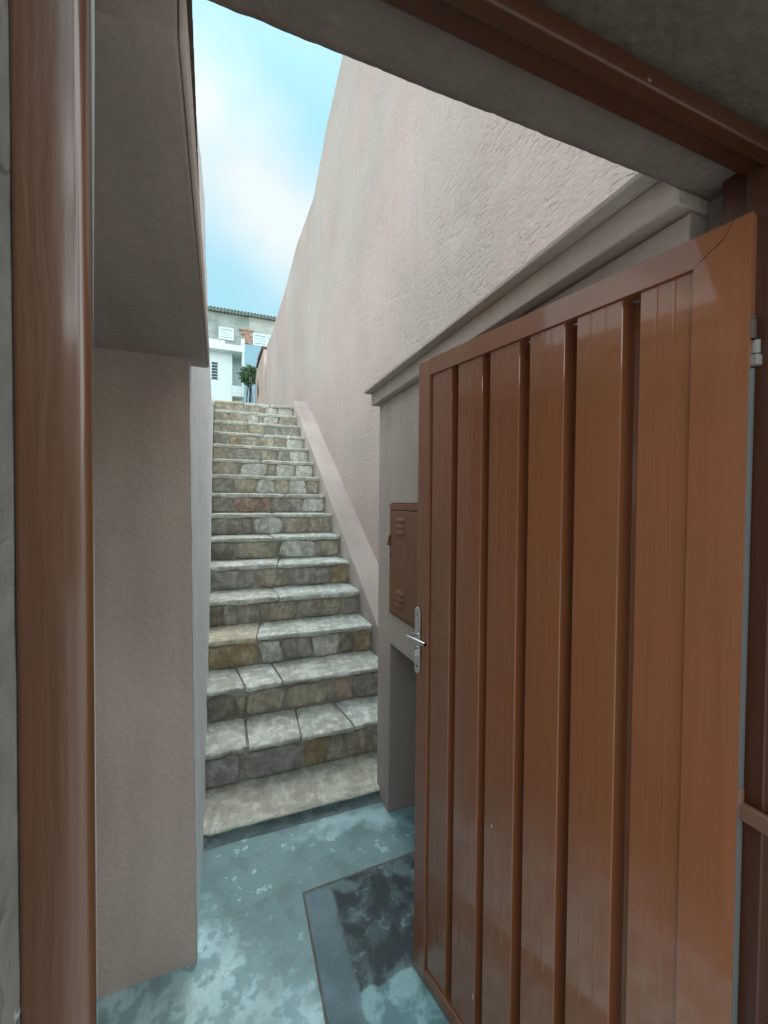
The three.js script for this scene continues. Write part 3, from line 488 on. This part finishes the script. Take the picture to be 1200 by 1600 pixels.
  for (const y of [1.176, 1.010]) put('screw', uvBox(cyl(0.0035, 0.0035, 0.003, 0.8105, y, -0.0082, 10, Math.PI / 2)), mSteel, h);
}
// cement cover slab in the floor
{
  const t = thing('floor_cover', 'dark stained cement slab set into the blue floor below the door', 'cement slab', [0.6, 0, 1.2]);
  const P = [[0.302, 1.587], [0.98, 1.607], [0.98, 0.55], [0.276, 0.55]];
  const s = new THREE.Shape(P.map(([x, d]) => new THREE.Vector2(x, d)));
  const flat = (sh, y, th) => { const g = new THREE.ExtrudeGeometry(sh, { depth: th - 0.002, bevelEnabled: true, bevelThickness: 0.002, bevelSize: 0.002, bevelOffset: -0.002, bevelSegments: 1 }); g.rotateX(-Math.PI / 2); g.translate(0, y, 0); return uvBox(g); };
  part('slab', flat(s, -0.05, 0.054), mCover, t);
  // gritty joint along two sides
  const line = (x0, d0, x1, d1, w) => sheet(70, 2, (u, v) => { const x = lerp(x0, x1, u), d = lerp(d0, d1, u), nx = (d1 - d0), nd = -(x1 - x0), L = Math.hypot(nx, nd), k = (v - 0.5) * w * (1 + 1.0 * fb3(x * 20, d * 20, 4, 3)) + 0.002 * fb3(x * 9, d * 9, 1, 3); return [x + nx / L * k, 0.005 + 0.004 * fb3(x * 30, d * 30, 2, 2) + (v === 0.5 ? 0.002 : -0.004), -(d + nd / L * k), x, d]; }, true);
  part('joint', merge([line(0.299, 1.590, 0.98, 1.611, 0.012), line(0.299, 1.590, 0.272, 0.55, 0.007)]), mJoint, t);
}

// ------------------------------------------------------------------ the houses on the hill
const mCement = std({ map: colTex(1024, 1024, 6, (u, v) => mul3(mix3([0.27, 0.32, 0.30], [0.38, 0.42, 0.385], smooth(-0.25, 0.25, fbT(u, v, 6, 9, 5, 700))), 1 + 0.25 * fbT(u, v, 10, 40, 4, 705))), roughness: 0.95, bumpMap: softRelief, bumpScale: 0.03 });
const mCementPale = std({ map: colTex(512, 512, 4, (u, v) => mul3(mix3([0.42, 0.44, 0.40], [0.50, 0.51, 0.46], smooth(-0.25, 0.25, fbT(u, v, 4, 8, 5, 710))), 1 + 0.2 * fbT(u, v, 6, 30, 4, 715))), roughness: 0.95 });
const mWhite = std({ map: colTex(512, 512, 5, (u, v) => mul3([0.70, 0.80, 0.81], 0.98 + 0.1 * fbT(u, v, 4, 4, 5, 720))), roughness: 0.8 });
const mBlueWall = std({ map: colTex(512, 512, 5, (u, v) => mul3([0.26, 0.42, 0.50], 0.98 + 0.2 * fbT(u, v, 4, 6, 5, 730))), roughness: 0.9 });
const mGlass = std({ color: new THREE.Color().setRGB(0.35, 0.50, 0.55), roughness: 0.15, metalness: 0 });
const mBrick = std({ map: colTex(256, 256, 1, (u, v) => mul3([0.42, 0.25, 0.19], 1 + 0.5 * fbT(u, v, 5, 5, 4, 740))), roughness: 0.95 });
const mTile = std({ color: new THREE.Color().setRGB(0.60, 0.64, 0.60), roughness: 0.95 });
function barred(root, x0, x1, y0, y1, d, panes) {                      // white window with horizontal bars and glass panes
  const f = 0.09, w = part('window', merge([bx(x0, x1, y1 - f, y1, d - 0.06, d + 0.02), bx(x0, x1, y0, y0 + f, d - 0.06, d + 0.02), bx(x0, x0 + f, y0 + f, y1 - f, d - 0.06, d + 0.02), bx(x1 - f, x1, y0 + f, y1 - f, d - 0.06, d + 0.02), ...(panes > 1 ? [bx((x0 + x1) / 2 - 0.05, (x0 + x1) / 2 + 0.05, y0 + f, y1 - f, d - 0.06, d + 0.02)] : [])]), mWhite, root);
  const o = root.position, add = (n, g, m) => { g.translate(-o.x, -o.y, -o.z); put(n, g, m, w); };
  add('pane', bx(x0 + f, x1 - f, y0 + f, y1 - f, d - 0.005, d + 0.015), mGlass);
  const nb = 4; for (let i = 1; i <= nb; i++) { const y = lerp(y0 + f, y1 - f, i / (nb + 1)); add('bar', bx(x0 + f, x1 - f, y - 0.035, y + 0.035, d - 0.05, d - 0.015), mWhite); }
}
{
  const D = 25, t = thing('cement_house', 'grey unpainted cement house with corrugated roof and barred windows at the top', 'house', [1.5, 5.5, 28]);
  part('wall', bx(-5, 1.50, 4.0, 12.02, D, 31), mCement, t); part('pale_wall', bx(1.502, 5.5, 4.0, 12.02, D - 0.05, 31), mCementPale, t);
  const up = sheet(150, 6, (s, v) => { const x = lerp(-5.2, 3.15, s), d = D - 0.45 + v * 7; return [x, 12.10 + 0.05 * Math.sin(x * 2 * Math.PI / 0.177) + v * 0.9, -d, x, d]; });
  const dn = sheet(150, 6, (s, v) => { const x = lerp(-5.2, 3.15, s), d = D - 0.45 + v * 7; return [x, 12.04 + 0.05 * Math.sin(x * 2 * Math.PI / 0.177) + v * 0.9, -d, x, d]; }, true);
  part('roof', merge([up, dn]), mTile, t);
  barred(t, -0.10, 0.68, 10.55, 11.22, D - 0.03, 1); barred(t, 1.72, 3.2, 10.45, 11.13, D - 0.08, 2);
  const R = rng(14); // patch where the render has come off
  for (let r = 0; r < 6; r++) for (let c = 0; c < 2; c++) { const x = 1.16 + c * 0.25 + (r % 2) * 0.1 - (r > 3 ? 0.12 : 0) + 0.03 * R(), y = 10.5 + r * 0.125; part('brick', bx(x, x + 0.235, y, y + 0.11, D - 0.085 - 0.02 * R(), D + 0.01, 0.01), mBrick, t); }
  part('sill_ledge', bx(0.95, 1.75, 11.22, 11.28, D - 0.14, D), mBrick, t);
  part('blue_wall', bx(1.20, 5.4, 4.0, 10.38, D - 0.30, D - 0.055), mBlueWall, t, 'blue painted lower wall');
}
{
  const D = 18, t = thing('white_house', 'white two storey house with recessed balcony and vent blocks up the hill', 'house', [0.2, 5.2, 20]);
  part('wall', bx(-3.5, 0.44, 4.0, 7.62, D + 0.02, 23), mWhite, t);
  part('roof_slab', merge([bx(-3.6, 0.90, 7.52, 7.76, D - 0.35, 23, 0.01), bx(-3.6, 0.15, 7.76, 7.90, D - 0.3, 23, 0.02), bx(0.78, 0.90, 7.76, 8.08, D - 0.3, D + 0.3, 0.01)]), mWhite, t);
  part('balcony_back', bx(0.44, 0.89, 4.0, 7.52, D + 0.6, D + 0.8), mWhite, t);
  const fin = prismDY([[D - 0.05, 5.9], [D + 0.6, 5.9], [D + 0.6, 7.52], [D - 0.34, 7.52]], 0.80, 0.89, 0); part('side_fin', fin, mWhite, t);
  part('balcony_front', bx(0.442, 0.89, 5.92, 6.24, D - 0.02, D + 0.08, 0.005), mWhite, t);
  part('balcony_floor', bx(0.442, 0.89, 5.82, 5.915, D - 0.02, D + 0.6), mWhite, t);
  part('ground_wall', bx(0.442, 0.83, 4.0, 5.815, D + 0.35, D + 0.5), std({ color: new THREE.Color().setRGB(0.45, 0.46, 0.43), roughness: 0.9 }), t);
  const dk = std({ color: new THREE.Color().setRGB(0.06, 0.08, 0.09), roughness: 0.8 });
  for (let i = 0; i < 6; i++) part('vent_block', merge([bx(-0.34, -0.10, 6.42 + i * 0.118, 6.50 + i * 0.118, D - 0.004, D + 0.015)]), dk, t);
  for (const x of [-0.36, -0.11]) part('vent_frame', bx(x, x + 0.03, 6.40, 7.14, D - 0.012, D + 0.018), mWhite, t);
}
{
  const t = thing('garden_wall', 'low pale pink wall end with dark gaps beyond the tall wall', 'wall', [1.3, 2.9, 14.4]);
  const m = plaster(0.58, 0.46, 0.42, 0.006);
  part('wall_panel', prismDY([[12.75, 2.9], [16.6, 4.0], [16.6, 6.2], [15.9, 6.35], [13.4, 6.25], [13.2, 5.7], [12.75, 5.65]], 1.235, 1.48, 0.01), m, t);
  const dk = std({ color: new THREE.Color().setRGB(0.05, 0.035, 0.03), roughness: 0.9 });
  part('opening', prismDY([[15.0, 5.3], [15.5, 5.15], [15.7, 5.6], [15.35, 5.95]], 1.229, 1.26, 0), dk, t, 'dark opening in the pink wall');
  part('coping_tile', merge([bx(1.19, 1.5, 6.30, 6.42, 13.6, 14.3, 0.02), bx(1.18, 1.5, 6.36, 6.46, 14.32, 15.0, 0.02), bx(1.19, 1.5, 6.36, 6.47, 15.02, 15.8, 0.02)]), std({ color: new THREE.Color().setRGB(0.10, 0.07, 0.06), roughness: 0.9 }), t);
}
{
  const t = thing('leafy_shrub', 'green broad leaved shrub growing beside the pink wall end', 'shrub', [1.0, 5.2, 16.9]);
  const R = rng(61), lg = [];
  const leaf = (x, y, z, s) => { const g = new THREE.SphereGeometry(s, 6, 4).toNonIndexed(); g.scale(0.5, 0.09, 1); g.rotateX((R() - 0.2) * 1.6); g.rotateY(R() * 6.28); g.translate(x, y, z); return g; };
  for (let i = 0; i < 330; i++) { const a = R() * 6.28, q = Math.sqrt(R()), e = R(); const x = 1.02 + Math.cos(a) * 0.33 * q * (0.6 + 0.6 * Math.sin(e * 3)), y = 6.08 + e * 0.62, z = -16.9 + Math.sin(a) * 0.35 * q; lg.push(leaf(x, y, z, 0.07 + 0.06 * R())); }
  part('foliage', merge(lg), std({ color: new THREE.Color().setRGB(0.10, 0.18, 0.09), roughness: 0.6 }), t);
  const st = []; for (let i = 0; i < 6; i++) st.push(uvBox(cyl(0.02, 0.012, 1.4, 1.02 + (R() - 0.5) * 0.2, 5.9, -16.9 + (R() - 0.5) * 0.2, 6, (R() - 0.5) * 0.25, (R() - 0.5) * 0.25)));
  part('stem', merge(st), std({ color: new THREE.Color().setRGB(0.09, 0.07, 0.05), roughness: 0.9 }), t);
}
// the far side of the street, behind the viewer
{
  const t = thing('street_house', 'plain rendered house front on the far side of the street', 'house', [0, 0, -10]);
  part('wall', bx(-12, 12, -0.02, 4.4, -12, -9), plaster(0.36, 0.33, 0.30), t);
  part('parapet', bx(-12.1, 12.1, 4.402, 4.55, -12, -8.9), plaster(0.36, 0.33, 0.30), t);
}

scene.traverse((o) => { if (o.isMesh) { o.castShadow = true; o.receiveShadow = true; } });
renderer.render(scene, camera);
